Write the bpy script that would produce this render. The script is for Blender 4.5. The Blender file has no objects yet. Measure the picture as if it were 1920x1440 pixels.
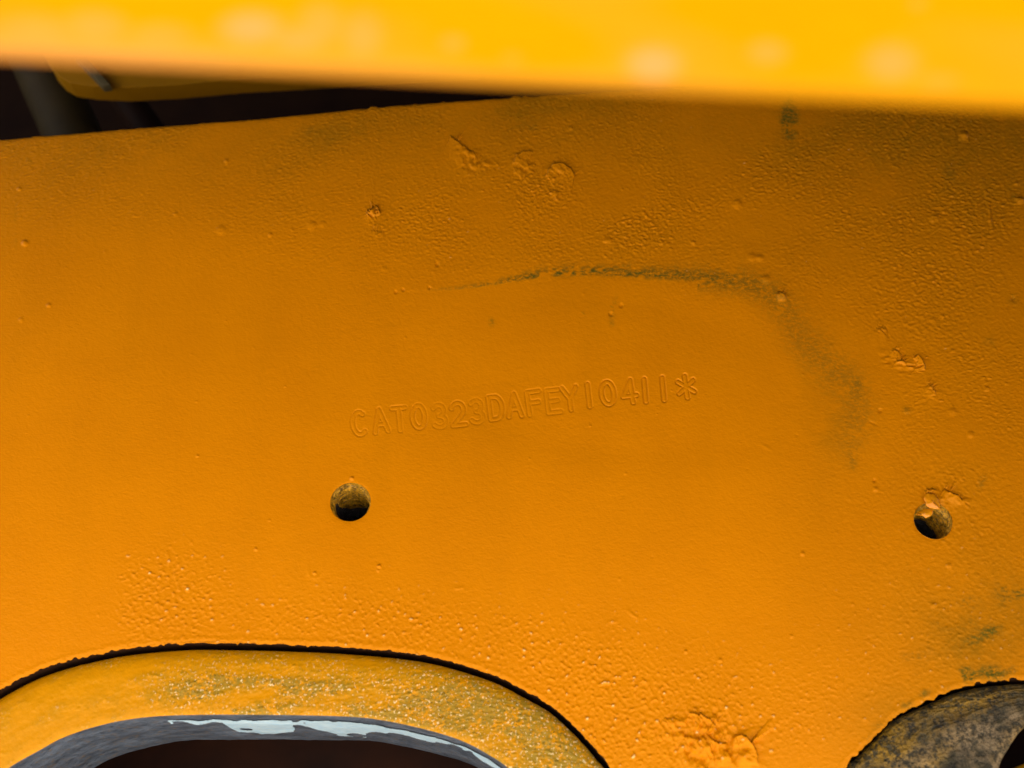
import bpy, math
import numpy as np
from mathutils import Vector, Matrix

# ------------------------------------------------------------------ camera, sky, sun, exposure
S = bpy.context.scene
COL = S.collection
F = 2400.0                                  # focal length in photo pixels (1920 wide)
TILT = math.atan(1080.0 / F)                # camera looks up at the vertical plate
DIST = 0.38
CT, ST = math.cos(TILT), math.sin(TILT)
CAM = np.array([0.0, -DIST * CT, -DIST * ST])

cd = bpy.data.cameras.new("camera")
cam = bpy.data.objects.new("camera", cd)
COL.objects.link(cam)
cam.location = CAM
cam.rotation_euler = (math.pi / 2 + TILT, 0, 0)
cd.sensor_width = 36.0
cd.lens = F / 1920 * 36.0
cd.clip_start = 0.005
cd.clip_end = 2000.0
cd.dof.use_dof = True
cd.dof.focus_distance = 0.375
cd.dof.aperture_fstop = 11.5
S.camera = cam

SUN_EL, SUN_AZ = math.radians(62), math.radians(66)   # azimuth from -Y (behind the camera) towards +X
w = bpy.data.worlds.new("World")
S.world = w
w.use_nodes = True
nt = w.node_tree
bg = nt.nodes["Background"]
sky = nt.nodes.new("ShaderNodeTexSky")
sky.sky_type = 'NISHITA'
sky.sun_disc = False
sky.sun_elevation = SUN_EL
sky.sun_rotation = math.pi - SUN_AZ
sky.air_density = 1.0
sky.dust_density = 1.5
nt.links.new(sky.outputs[0], bg.inputs[0])
bg.inputs[1].default_value = 0.09

sd = bpy.data.lights.new("sun", 'SUN')
sd.energy = 4.2
sd.angle = math.radians(0.5)
sd.color = (1.0, 0.95, 0.88)
sun = bpy.data.objects.new("sun", sd)
COL.objects.link(sun)
to_sun = Vector((math.sin(SUN_AZ) * math.cos(SUN_EL), -math.cos(SUN_AZ) * math.cos(SUN_EL), math.sin(SUN_EL)))
sun.rotation_euler = to_sun.to_track_quat('Z', 'Y').to_euler()
sun.location = (2, -2, 4)

S.render.engine = 'CYCLES'
S.view_settings.view_transform = 'Standard'
S.view_settings.look = 'None'
S.view_settings.gamma = 1.0
S.view_settings.exposure = 1.94
S.cycles.use_denoising = True
S.cycles.max_bounces = 10
S.cycles.diffuse_bounces = 6
S.cycles.sample_clamp_indirect = 12
S.cycles.use_adaptive_sampling = False

RNG = np.random.default_rng(7)

# ------------------------------------------------------------------ helpers
def px2plane(px, py, y=0.0):
    """photo pixel -> point on the vertical plane at the given y"""
    px = np.asarray(px, float); py = np.asarray(py, float)
    u = (px - 960) / F; v = (720 - py) / F
    dy = CT - v * ST; dz = ST + v * CT
    s = (y - CAM[1]) / dy
    return CAM[0] + s * u, CAM[2] + s * dz

def plane2px(x, z, y=0.0):
    ry = y - CAM[1]; rz = z - CAM[2]
    zc = ry * CT + rz * ST
    yc = -ry * ST + rz * CT
    return 960 + F * x / zc, 720 - F * yc / zc

def sstep(a, b, x):
    t = np.clip((x - a) / (b - a), 0, 1)
    return t * t * (3 - 2 * t)

def fft_noise(shape, sx, sy, seed, lo=None):
    """smooth gaussian noise, sigma in cells, unit variance; lo removes the part broader than lo x sigma"""
    r = np.random.default_rng(seed)
    n = np.fft.rfft2(r.standard_normal(shape))
    fy = np.fft.fftfreq(shape[0])[:, None]; fx = np.fft.rfftfreq(shape[1])[None, :]
    e = (fx * sx) ** 2 + (fy * sy) ** 2
    k = np.exp(-2 * np.pi ** 2 * e)
    if lo: k = k - np.exp(-2 * np.pi ** 2 * e * lo * lo)
    o = np.fft.irfft2(n * k, s=shape)
    return o / o.std()

def spline(pts, n, closed=True):
    """uniformly resampled Catmull-Rom curve"""
    P = np.asarray(pts, float)
    if closed: Q = np.vstack([P[-1], P, P[0], P[1]])
    else: Q = np.vstack([2 * P[0] - P[1], P, 2 * P[-1] - P[-2]])
    out = []
    t = np.linspace(0, 1, 24, endpoint=False)[:, None]
    for i in range(1, len(Q) - 2):
        a, b, c, d = Q[i - 1], Q[i], Q[i + 1], Q[i + 2]
        out.append(0.5 * (2 * b + (c - a) * t + (2 * a - 5 * b + 4 * c - d) * t ** 2 + (3 * b - a - 3 * c + d) * t ** 3))
    C = np.vstack(out + [Q[-2][None]])
    L = np.r_[0, np.cumsum(np.hypot(*np.diff(C, axis=0).T))]
    s = np.linspace(0, L[-1], n, endpoint=not closed)
    return np.c_[np.interp(s, L, C[:, 0]), np.interp(s, L, C[:, 1])]

def seg_dist(X, Z, P, closed=False):
    """distance to a polyline, signed side (+ left of travel), and arc fraction"""
    n = len(P)
    best = np.full(X.shape, 1e9); side = np.zeros(X.shape); frac = np.zeros(X.shape)
    m = n if closed else n - 1
    for i in range(m):
        ax, az = P[i]; bx, bz = P[(i + 1) % n]
        dx, dz = bx - ax, bz - az
        l2 = dx * dx + dz * dz + 1e-18
        t = np.clip(((X - ax) * dx + (Z - az) * dz) / l2, 0, 1)
        qx = X - ax - t * dx; qz = Z - az - t * dz
        d = np.sqrt(qx * qx + qz * qz)
        k = d < best
        best[k] = d[k]
        side[k] = np.sign(dx * qz - dz * qx)[k]
        frac[k] = ((i + t) / m)[k]
    return best, side, frac

def link(name, me, mat=None, parent=None):
    o = bpy.data.objects.new(name, me)
    COL.objects.link(o)
    if mat: me.materials.append(mat)
    if parent: o.parent = parent
    return o

def tag(o, label=None, cat=None, group=None, kind=None):
    for k, v in (("label", label), ("category", cat), ("group", group), ("kind", kind)):
        if v: o[k] = v
    return o

def raw_mesh(name, V, Q, smooth=True, normals=None, attrs=None):
    me = bpy.data.meshes.new(name)
    V = np.ascontiguousarray(V, np.float32); Q = np.ascontiguousarray(Q, np.int32)
    me.vertices.add(len(V)); me.vertices.foreach_set("co", V.ravel())
    me.loops.add(Q.size); me.loops.foreach_set("vertex_index", Q.ravel())
    me.polygons.add(len(Q))
    k = Q.shape[1]
    me.polygons.foreach_set("loop_start", np.arange(len(Q), dtype=np.int32) * k)
    me.update(calc_edges=True)
    me.polygons.foreach_set("use_smooth", np.full(len(Q), smooth))
    for a, val in (attrs or {}).items():
        at = me.attributes.new(a, 'FLOAT', 'POINT')
        at.data.foreach_set("value", np.ascontiguousarray(val, np.float32))
    if normals is not None:
        me.normals_split_custom_set_from_vertices(np.ascontiguousarray(normals, np.float32))
    return me

def sub_mesh(name, V, Q, fmask, normals=None, attrs=None):
    q = Q[fmask]
    ids, inv = np.unique(q, return_inverse=True)
    return raw_mesh(name, V[ids], inv.reshape(q.shape), True,
                    None if normals is None else normals[ids],
                    {k: v[ids] for k, v in (attrs or {}).items()})

def grid_quads(nr, nc, wrap=False, flip=False):
    i = np.arange(nr - 1)[:, None]; j = np.arange(nc if wrap else nc - 1)[None, :]
    jn = (j + 1) % nc
    a = i * nc + j; b = i * nc + jn; c = (i + 1) * nc + jn; d = (i + 1) * nc + j
    q = np.stack([a, b, c, d], -1).reshape(-1, 4)
    return q[:, ::-1] if flip else q

def prism(outline, y0, y1, bevel=0.0):
    """closed outline (x,z) counter-clockwise seen from -Y, extruded y0 (front) to y1"""
    import bmesh
    bm = bmesh.new()
    vs = [bm.verts.new((x, y0, z)) for x, z in outline]
    f = bm.faces.new(vs)
    r = bmesh.ops.extrude_face_region(bm, geom=[f])
    for v in r['geom']:
        if isinstance(v, bmesh.types.BMVert): v.co.y = y1
    bmesh.ops.recalc_face_normals(bm, faces=bm.faces)
    if bevel:
        ed = [e for e in bm.edges if len(e.link_faces) == 2 and e.calc_face_angle(0) > 0.8]
        bmesh.ops.bevel(bm, geom=ed, offset=bevel, segments=3, profile=0.5, affect='EDGES')
    me = bpy.data.meshes.new("prism"); bm.to_mesh(me); bm.free()
    return me

def box(x0, x1, y0, y1, z0, z1, bevel=0.002):
    return prism([(x0, z0), (x1, z0), (x1, z1), (x0, z1)], y0, y1, bevel)

# ------------------------------------------------------------------ materials
class NT:
    def __init__(self, name):
        self.m = bpy.data.materials.new(name); self.m.use_nodes = True
        self.t = self.m.node_tree; self.b = self.t.nodes["Principled BSDF"]
        self.co = self.n("ShaderNodeTexCoord").outputs["Object"]
    def n(self, k, **kw):
        o = self.t.nodes.new(k)
        for a, v in kw.items(): setattr(o, a, v)
        return o
    def l(self, a, b): self.t.links.new(a, b)
    def noise(self, scale, detail=3, rough=0.55, vec=None, stretch=None):
        x = self.n("ShaderNodeTexNoise"); x.inputs["Scale"].default_value = scale
        x.inputs["Detail"].default_value = detail; x.inputs["Roughness"].default_value = rough
        v = vec or self.co
        if stretch:
            mp = self.n("ShaderNodeMapping"); mp.inputs["Scale"].default_value = stretch
            self.l(v, mp.inputs[0]); v = mp.outputs[0]
        self.l(v, x.inputs["Vector"]); return x.outputs["Fac"]
    def attr(self, name):
        a = self.n("ShaderNodeAttribute"); a.attribute_name = name; return a.outputs["Fac"]
    def ramp(self, fac, a, b, lo=0.0, hi=1.0):
        r = self.n("ShaderNodeMapRange"); r.inputs[1].default_value = a; r.inputs[2].default_value = b
        r.inputs[3].default_value = lo; r.inputs[4].default_value = hi
        self.l(fac, r.inputs[0]); return r.outputs[0]
    def math(self, op, a, b):
        x = self.n("ShaderNodeMath", operation=op)
        for i, v in enumerate((a, b)):
            if isinstance(v, (int, float)): x.inputs[i].default_value = v
            else: self.l(v, x.inputs[i])
        return x.outputs[0]
    def mix(self, fac, a, b):
        x = self.n("ShaderNodeMix", data_type='RGBA')
        if isinstance(fac, (int, float)): x.inputs[0].default_value = fac
        else: self.l(fac, x.inputs[0])
        for i, v in ((6, a), (7, b)):
            if isinstance(v, tuple): x.inputs[i].default_value = (*v, 1)
            else: self.l(v, x.inputs[i])
        return x.outputs[2]
    def bump(self, h, dist, strength=1.0):
        x = self.n("ShaderNodeBump"); x.inputs["Distance"].default_value = dist
        x.inputs["Strength"].default_value = strength
        self.l(h, x.inputs["Height"]); self.l(x.outputs[0], self.b.inputs["Normal"])
    def set(self, color=None, rough=None, metal=None, spec=None):
        for nm, v in (("Base Color", color), ("Roughness", rough), ("Metallic", metal), ("Specular IOR Level", spec)):
            if v is None: continue
            if isinstance(v, tuple): self.b.inputs[nm].default_value = (*v, 1)
            elif isinstance(v, (int, float)): self.b.inputs[nm].default_value = v
            else: self.l(v, self.b.inputs[nm])
        return self.m

PAINT = (0.745, 0.240, 0.0004)
PAINT2 = (0.70, 0.222, 0.0004)
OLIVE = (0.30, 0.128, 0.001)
GREYGREEN = (0.120, 0.092, 0.007)

def mat_plate():
    k = NT("orange_paint")
    base = k.mix(k.ramp(k.noise(38, 4), 0.35, 0.7), PAINT, PAINT2)
    fine = k.noise(900, 3, 0.65, stretch=(0.6, 1, 1.2))
    blot = k.noise(260, 4, 0.6)
    dust_shade = k.math('MULTIPLY', k.attr("dust_shade"), k.ramp(k.math('ADD', k.math('MULTIPLY', fine, 0.5), k.math('MULTIPLY', blot, 0.5)), 0.25, 0.70, 0.35, 1.0))
    streak = k.ramp(k.noise(16, 4, 0.6, stretch=(4.0, 1, 0.5)), 0.5, 0.75, 0.0, 0.16)
    cloud = k.ramp(k.noise(11, 3, 0.5), 0.45, 0.7, 0.0, 0.14)
    base = k.mix(k.math('ADD', streak, cloud), base, (0.55, 0.185, 0.0005))
    c1 = k.mix(dust_shade, base, OLIVE)
    d = k.math('MULTIPLY', k.attr("dirt"), k.ramp(k.math('ADD', k.math('MULTIPLY', fine, 0.6), k.math('MULTIPLY', k.noise(1300, 2, 0.6), 0.4)), 0.40, 0.56, 0.12, 1.0))
    c2 = k.mix(d, c1, GREYGREEN)
    c2 = k.mix(k.attr("glint"), c2, (0.93, 0.66, 0.26))
    rough = k.math('ADD', 0.36, k.math('MULTIPLY', k.math('ADD', dust_shade, d), 0.30))
    k.bump(k.math('ADD', k.noise(1500, 2, 0.6, stretch=(0.7, 1, 1.1)), k.math('MULTIPLY', k.noise(520, 2), 1.2)), 0.00011, 0.8)
    k.b.inputs['Specular Tint'].default_value = (1.0, 0.72, 0.35, 1)
    return k.set(c2, rough, 0, 0.22)

def mat_collar():
    k = NT("worn_yellow_paint")
    g = k.attr("grime")
    fine = k.noise(1100, 3, 0.7)
    med = k.noise(300, 4, 0.65)
    n = k.math('ADD', k.math('MULTIPLY', fine, 0.55), k.math('MULTIPLY', med, 0.45))
    f = k.math('MULTIPLY', g, k.ramp(n, 0.40, 0.56))
    c = k.mix(f, k.mix(k.ramp(med, 0.35, 0.65), (0.73, 0.285, 0.0006), (0.66, 0.262, 0.0006)), (0.40, 0.212, 0.004))
    c = k.mix(k.math('MULTIPLY', k.ramp(g, 0.78, 1.0, 0.0, 0.55), k.ramp(n, 0.42, 0.55)), c, (0.31, 0.205, 0.030))
    c = k.mix(k.math('MULTIPLY', k.ramp(k.noise(1500, 2, 0.5), 0.60, 0.68), k.ramp(g, 0.15, 0.8, 0.0, 0.85)), c, (0.95, 0.72, 0.40))
    c = k.mix(k.math('MULTIPLY', k.ramp(k.noise(1300, 2, 0.6, stretch=(1, 1, 1.3)), 0.40, 0.33), k.ramp(g, 0.4, 1.0, 0.0, 0.75)), c, (0.12, 0.085, 0.012))
    k.bump(k.math('ADD', fine, k.noise(500, 2)), 0.00010, 0.7)
    k.b.inputs['Specular Tint'].default_value = (1.0, 0.8, 0.5, 1)
    return k.set(c, k.math('ADD', 0.30, k.math('MULTIPLY', f, 0.15)), 0, 0.3)

def mat_boss():
    k = NT("crusted_grime")
    n1 = k.noise(230, 5, 0.7); n2 = k.noise(620, 4, 0.7); n3 = k.noise(75, 3)
    c = k.mix(k.ramp(n1, 0.38, 0.62), (0.010, 0.008, 0.0035), (0.060, 0.045, 0.017))
    c = k.mix(k.math('MULTIPLY', k.ramp(n3, 0.40, 0.58), k.attr('crust')), c, k.mix(k.ramp(n2, 0.4, 0.6), (0.035, 0.027, 0.013), (0.27, 0.185, 0.095)))
    y = k.math('MULTIPLY', k.attr("spray"), k.ramp(n2, 0.42, 0.58))
    c = k.mix(y, c, (0.42, 0.22, 0.006))
    k.bump(k.math('ADD', n1, n2), 0.0009, 0.9)
    return k.set(c, 0.7, 0, 0.4)

def mat_steel():
    k = NT("dull_steel")
    n1 = k.noise(190, 6, 0.75, stretch=(0.5, 1.0, 1.0)); n2 = k.noise(520, 4, 0.75)
    c = k.mix(k.ramp(n1, 0.36, 0.66), (0.060, 0.074, 0.098), (0.19, 0.225, 0.28))
    c = k.mix(k.ramp(n2, 0.54, 0.68, 0, 0.8), c, (0.26, 0.155, 0.05))
    c = k.mix(k.ramp(n2, 0.44, 0.34, 0, 0.85), c, (0.035, 0.034, 0.04))
    k.bump(k.math('ADD', n1, n2), 0.0006, 0.9)
    return k.set(c, 0.45, 0.0, 0.5)

def mat_reflection():
    k = NT("pale_blue_reflection")
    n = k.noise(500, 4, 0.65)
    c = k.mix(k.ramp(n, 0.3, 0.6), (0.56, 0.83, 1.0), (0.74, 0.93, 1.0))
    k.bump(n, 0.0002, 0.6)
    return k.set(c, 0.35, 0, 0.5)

def mat_hole():
    k = NT("thread_wall")
    n = k.noise(760, 4, 0.75); n2 = k.noise(1300, 2, 0.6)
    paint = k.mix(k.ramp(n, 0.34, 0.62), (0.060, 0.032, 0.003), (0.86, 0.43, 0.02))
    c = k.mix(k.attr("painted"), (0.035, 0.030, 0.034), paint)
    k.bump(k.math('ADD', n, n2), 0.0006, 1.0)
    return k.set(c, 0.34, 0, 0.55)

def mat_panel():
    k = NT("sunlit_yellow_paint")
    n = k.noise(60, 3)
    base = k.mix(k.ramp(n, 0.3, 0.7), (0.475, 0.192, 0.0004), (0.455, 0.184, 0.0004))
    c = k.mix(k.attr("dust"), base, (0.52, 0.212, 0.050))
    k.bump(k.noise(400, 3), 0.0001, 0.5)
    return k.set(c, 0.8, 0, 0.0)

def mat_simple(name, a, b, scale, rough, spec=0.4, bump=0.0003):
    k = NT(name)
    n = k.noise(scale, 4, 0.6)
    k.bump(n, bump, 0.7)
    return k.set(k.mix(k.ramp(n, 0.3, 0.7), a, b), rough, 0, spec)

M_PLATE, M_COLLAR, M_BOSS, M_STEEL, M_REFLECTION, M_HOLE, M_PANEL = (f() for f in (mat_plate, mat_collar, mat_boss, mat_steel, mat_reflection, mat_hole, mat_panel))
M_GAP = mat_simple("grimy_cut_edge", (0.02, 0.008, 0.004), (0.04, 0.016, 0.006), 300, 0.8, 0.1)
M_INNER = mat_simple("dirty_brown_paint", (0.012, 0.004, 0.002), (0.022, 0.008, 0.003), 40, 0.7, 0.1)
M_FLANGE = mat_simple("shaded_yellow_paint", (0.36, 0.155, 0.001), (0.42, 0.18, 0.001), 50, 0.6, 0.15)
M_TUBE = mat_simple("dusty_grey_rubber", (0.036, 0.021, 0.004), (0.046, 0.028, 0.006), 90, 0.7, 0.2)
M_BLOCKER = mat_simple("dark_light_blocker", (0.045, 0.030, 0.016), (0.07, 0.045, 0.022), 200, 0.9, 0.1, 0.001)  # dark finish of the unseen sheets added to hold light off the plate
M_RIB = mat_simple("grey_rib", (0.11, 0.08, 0.03), (0.15, 0.11, 0.05), 90, 0.7, 0.2)
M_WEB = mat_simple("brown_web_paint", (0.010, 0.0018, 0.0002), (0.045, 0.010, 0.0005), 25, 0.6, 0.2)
M_GROUND = mat_simple("pale_gravel", (0.36, 0.33, 0.29), (0.48, 0.45, 0.40), 9, 0.9, 0.2, 0.02)
M_FLAKE = mat_simple("loose_paint", PAINT, (0.80, 0.30, 0.003), 300, 0.3, 0.5)

# ------------------------------------------------------------------ ground
gm = bpy.data.meshes.new("ground")
R = 400.0; N = 64
ring = [(R * math.cos(2 * math.pi * i / N), R * math.sin(2 * math.pi * i / N), -1.3) for i in range(N)]
gm.from_pydata(ring, [], [list(range(N))]); gm.update()
tag(link("ground", gm, M_GROUND), kind="structure")

# ------------------------------------------------------------------ outlines on the plate, read in photo pixels
SLOT = [(0, 1293), (60, 1262), (120, 1241), (195, 1223), (260, 1213), (350, 1206), (430, 1206), (520, 1208), (640, 1213), (760, 1224),
        (840, 1239), (930, 1268), (985, 1296), (1030, 1321), (1062, 1347), (1100, 1385), (1126, 1416), (1146, 1442), (1195, 1550),
        (1210, 1750), (1200, 2050), (1120, 2300), (900, 2430), (600, 2470), (150, 2460), (-80, 2360), (-210, 2100), (-240, 1750), (-205, 1530), (-140, 1400), (-65, 1335)]
BORE = [(22, 1432), (70, 1405), (110, 1383), (160, 1365), (220, 1350), (290, 1341), (380, 1338), (460, 1338), (560, 1339), (640, 1341),
        (700, 1346), (760, 1357), (820, 1372), (870, 1389), (912, 1411), (955, 1440), (1020, 1500), (1055, 1600), (1050, 1850), (1000, 2100),
        (850, 2260), (600, 2310), (200, 2300), (20, 2200), (-70, 2000), (-95, 1750), (-80, 1560), (-35, 1475)]
BOSS = [(1588, 1436), (1607, 1416), (1650, 1373), (1680, 1343), (1725, 1320), (1762, 1305), (1787, 1294), (1830, 1283), (1875, 1277),
        (1925, 1275), (2020, 1285), (2130, 1330), (2220, 1420), (2250, 1550), (2200, 1700), (2080, 1810), (1920, 1840), (1740, 1800),
        (1610, 1700), (1550, 1560)]
EYE = [(1876, 1440), (1892, 1405), (1920, 1366), (1960, 1345), (2010, 1350), (2060, 1400), (2080, 1480), (2060, 1580), (2000, 1660),
       (1930, 1660), (1880, 1600), (1862, 1520)]

def outline(pts, n):
    p = np.array(pts, float)
    x, z = px2plane(p[:, 0], p[:, 1])
    return spline(np.c_[x, z], n)

slot, bore, boss, eye = outline(SLOT, 520), outline(BORE, 520), outline(BOSS, 360), outline(EYE, 360)

def area(P): return 0.5 * np.sum(P[:, 0] * np.roll(P[:, 1], -1) - np.roll(P[:, 0], -1) * P[:, 1])
def ccw(P): return P if area(P) > 0 else P[::-1]
slot, bore, boss, eye = map(ccw, (slot, bore, boss, eye))
def align(A, B):                                   # start B at the point nearest A[0]
    return np.roll(B, -int(np.argmin(np.hypot(*(B - A[0]).T))), axis=0)
def inset(P, d):                                   # shrink a counter-clockwise outline
    t = np.roll(P, -1, 0) - np.roll(P, 1, 0)
    t /= np.hypot(t[:, 0], t[:, 1])[:, None]
    return P + np.c_[-t[:, 1], t[:, 0]] * d

HOLES = []
for px, py, rp in ((657, 941, 38), (1750, 976, 36)):
    x, z = px2plane(px, py); x2, _ = px2plane(px + rp, py)
    HOLES.append((float(x), float(z), float(x2 - x)))

# ------------------------------------------------------------------ the painted plate: one dense relief
CELL = 0.00029
sx0, sx1 = float(px2plane(640, 760)[0]), float(px2plane(1330, 760)[0])
xd = np.r_[np.arange(-0.172, sx0, CELL), np.arange(sx0, sx1, CELL * 0.55), np.arange(sx1 + CELL * .4, 0.172, CELL)]
XS = np.r_[-0.62, -0.5, -0.4, -0.32, -0.26, -0.225, np.arange(-0.21, -0.1725, 0.001), xd, np.arange(0.1725, 0.225, 0.001), 0.235, 0.26, 0.32, 0.4, 0.5, 0.62]
ex = np.array([-300, 0, 250, 480, 740, 960, 1180, 1500, 1920, 2300]); ey = np.array([284, 260, 238, 221, 196, 180, 165, 150, 130, 112])
exx, ezz = px2plane(ex, ey)
top = np.interp(XS, exx, ezz)
ZB = -0.118
for q, hq, wq in ((700, .0007, .0013), (968, .0006, .0014), (985, .0004, .0008), (778, .0002, .0005), (832, .0002, .0005), (385, .00015, .0006), (470, .0002, .0004)):
    top = top + hq * np.exp(-((XS - float(px2plane(q, 190)[0])) / wq) ** 4)
tz = np.array([(float(px2plane(960, q)[1]) - ZB) / (0.1065 - ZB) for q in (835, 685)])
dz_ = 1 / 790
zl = np.r_[np.arange(0, tz[0], dz_), np.arange(tz[0], tz[1], dz_ * 0.55), np.arange(tz[1], 1 - dz_ * .3, dz_), 1.0]
low = np.r_[-0.5, -0.42, -0.36, -0.32, np.arange(-0.29, ZB - 0.0008, 0.0012)]
Zd = ZB + zl[:, None] * (top[None, :] - ZB)
Z = np.vstack([np.repeat(low[:, None], len(XS), 1), Zd])
X = np.repeat(XS[None, :], Z.shape[0], 0)
NR, NC = X.shape
PX, PY = plane2px(X, Z)
H = np.zeros_like(X); DUST_SHADE = np.zeros_like(X); DIRT_DARK = np.zeros_like(X)
view = sstep(-260, -60, PX) * sstep(2180, 1980, PX) * sstep(1620, 1500, PY)

def blob(cx, cy, rx, ry, ang=0.0, p=1.0):
    a = math.radians(ang); c, s = math.cos(a), math.sin(a)
    u = ((PX - cx) * c + (PY - cy) * s) / rx; v = (-(PX - cx) * s + (PY - cy) * c) / ry
    return np.exp(-(u * u + v * v) ** p)

def win(cx0, cx1, cy0, cy1):
    """rows/cols window that covers a pixel box"""
    k = (PX > cx0) & (PX < cx1) & (PY > cy0) & (PY < cy1)
    r = np.where(k.any(1))[0]; c = np.where(k.any(0))[0]
    return slice(r[0], r[-1] + 1), slice(c[0], c[-1] + 1)

shape = X.shape
ci_ = np.clip((XS + 0.175) / CELL, 0, 1208); ri_ = np.r_[np.zeros(len(low)), zl * 789]
def lattice(sx, sy, seed, lo=None):
    n = fft_noise((792, 1211), sx, sy, seed, lo)
    c0 = ci_.astype(int); fc = (ci_ - c0)[None, :]; r0 = ri_.astype(int); fr_ = (ri_ - r0)[:, None]
    m = n[:, c0] * (1 - fc) + n[:, c0 + 1] * fc
    return m[r0] * (1 - fr_) + m[r0 + 1] * fr_
n_broad = lattice(60, 40, 1)
n_mid = lattice(9, 7, 2)
n_fine = 0.75 * lattice(1.25, 0.75, 3, 3.0) + 0.65 * lattice(0.85, 0.65, 6, 2.5)
n_grit = lattice(1.15, 0.85, 4, 2.5)
n_patch = lattice(22, 18, 5)

# how gritty the paint is, area by area
grit = (0.55 * sstep(640, 330, PY) + 0.55 * blob(1500, 430, 520, 190) + 0.75 * blob(1750, 620, 230, 330) + 0.5 * blob(1800, 1050, 150, 330)
        + 0.6 * blob(1060, 400, 330, 90))
smooth_patch = sstep(0, 1, blob(1150, 700, 380, 165, 8, 2.0) * 1.5)
grit *= 1 - 0.92 * smooth_patch
grit *= 1 - 0.75 * blob(180, 760, 420, 380, 0, 1.5)
speck = (1.0 * blob(310, 1120, 115, 95, -12, 1.6) * sstep(205, 235, PX) + 0.55 * blob(560, 1170, 260, 50) + 0.6 * blob(830, 1190, 260, 60, 12)
         + 1.0 * blob(1180, 1350, 190, 130, 30) + 0.7 * blob(1420, 1330, 220, 90) + 0.75 * blob(1080, 1290, 120, 60, 40)
         + 0.5 * blob(1760, 1180, 160, 140))
amp = np.clip(grit, 0, 1.3) * (0.75 + 0.35 * n_patch.clip(-1.5, 1.5)) .clip(0.1, 2) + 0.05
H += view * amp * (0.000044 * n_fine + 0.000036 * np.maximum(n_fine - 0.6, 0) ** 1.3)
H += view * np.clip(speck, 0, 1.2) * (0.000040 * n_grit + 0.00017 * np.maximum(n_grit - 0.9, 0))
H += view * (0.00004 * n_mid * (0.12 + 0.4 * np.clip(grit, 0, 1)) + 0.00010 * n_broad)
H += -0.00035 * smooth_patch * view                                  # the ground-down patch that carries the stamp

# round nodules under the paint
r = np.random.default_rng(21)
dens = np.clip(0.10 * grit + 0.95 * speck + 0.03, 0, 1.2)
cnt = 0
while cnt < 2300:
    px, py = r.uniform(0, 1920), r.uniform(175, 1440)
    x, z = px2plane(px, py)
    j = int(np.searchsorted(XS, x)); 
    if j < 8 or j > NC - 9: continue
    i = int(np.searchsorted(Z[:, j], z))
    if i < 10 or i > NR - 8: continue
    cnt += 1
    if r.uniform() > dens[i, j]: continue
    rad = r.uniform(0.00020, 0.00040); hh = rad * r.uniform(0.25, 0.6)
    if r.uniform() < 0.15: hh = -hh * 0.8
    sl = (slice(i - 7, i + 8), slice(j - 7, j + 8))
    d2 = ((X[sl] - x) / (rad * 1.25)) ** 2 + ((Z[sl] - z) / rad) ** 2
    H[sl] += hh * np.exp(-d2 * 1.2)

def bump(px, py, rx, ry, h, ang=0.0, p=1.6):
    R = max(rx, ry) * 2.6
    a, b = win(px - R, px + R, py - R, py + R)
    an = math.radians(ang); c, s = math.cos(an), math.sin(an)
    dx, dy = PX[a, b] - px, PY[a, b] - py
    u = (dx * c + dy * s) / rx; v = (-dx * s + dy * c) / ry
    H[a, b] += h * 1e-3 * np.exp(-(u * u + v * v) ** p)

def scarp(pts, h, fade, sharp=2.5, n=60):
    """a torn paint edge: steep on the left of travel (image up), fading away on the right"""
    P = spline(np.array(pts, float), n, closed=False)
    jr = np.random.default_rng(int(pts[0][0] * 7 + pts[0][1]))
    P = P + np.convolve(jr.normal(0, 1, n + 4), [.25, .5, .5, .5, .25], 'valid')[:, None] * np.array([[0.8, 1.5]])
    R = fade * 2.5 + 8
    a, b = win(P[:, 0].min() - R, P[:, 0].max() + R, P[:, 1].min() - R, P[:, 1].max() + R)
    d, sd, fr = seg_dist(PX[a, b], PY[a, b], P)
    ends = np.sin(np.pi * np.clip(fr, 0, 1)) ** 0.5
    s = d * sd                                        # >0 is below the edge in the photo when travelling right
    prof = sstep(-sharp * 0.5, sharp * 0.5, s) * np.exp(-np.maximum(s, 0) / fade)
    H[a, b] += 1.35 * h * 1e-3 * prof * ends
    DIRT_DARK[a, b] += 0.55 * min(1, h + .2) * np.exp(-((s + 0.6) / 1.5) ** 2) * ends  # darkens a thin line along the torn edge

def line(pts, h, width, n=40):
    P = spline(np.array(pts, float), n, closed=False)
    R = width * 4 + 6
    a, b = win(P[:, 0].min() - R, P[:, 0].max() + R, P[:, 1].min() - R, P[:, 1].max() + R)
    d, sd, fr = seg_dist(PX[a, b], PY[a, b], P)
    H[a, b] += h * 1e-3 * np.exp(-(d / width) ** 2) * np.sin(np.pi * np.clip(fr, 0.02, 0.98)) ** 0.4

def crumple(cx, cy, rx, ry, h, ang=0, seed=0, lev=0.15):
    R = max(rx, ry) * 1.8
    a, b = win(cx - R, cx + R, cy - R, cy + R)
    m = blob(cx, cy, rx, ry, ang, 1.5)[a, b]
    n = fft_noise(m.shape, 5.5, 3.6, 100 + seed); n2 = fft_noise(m.shape, 2.2, 1.6, 200 + seed)
    H[a, b] += 0.8 * h * 1e-3 * m * (sstep(lev - 0.5, lev + 0.5, n + 0.3 * n2) + 0.28 * n2)

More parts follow.
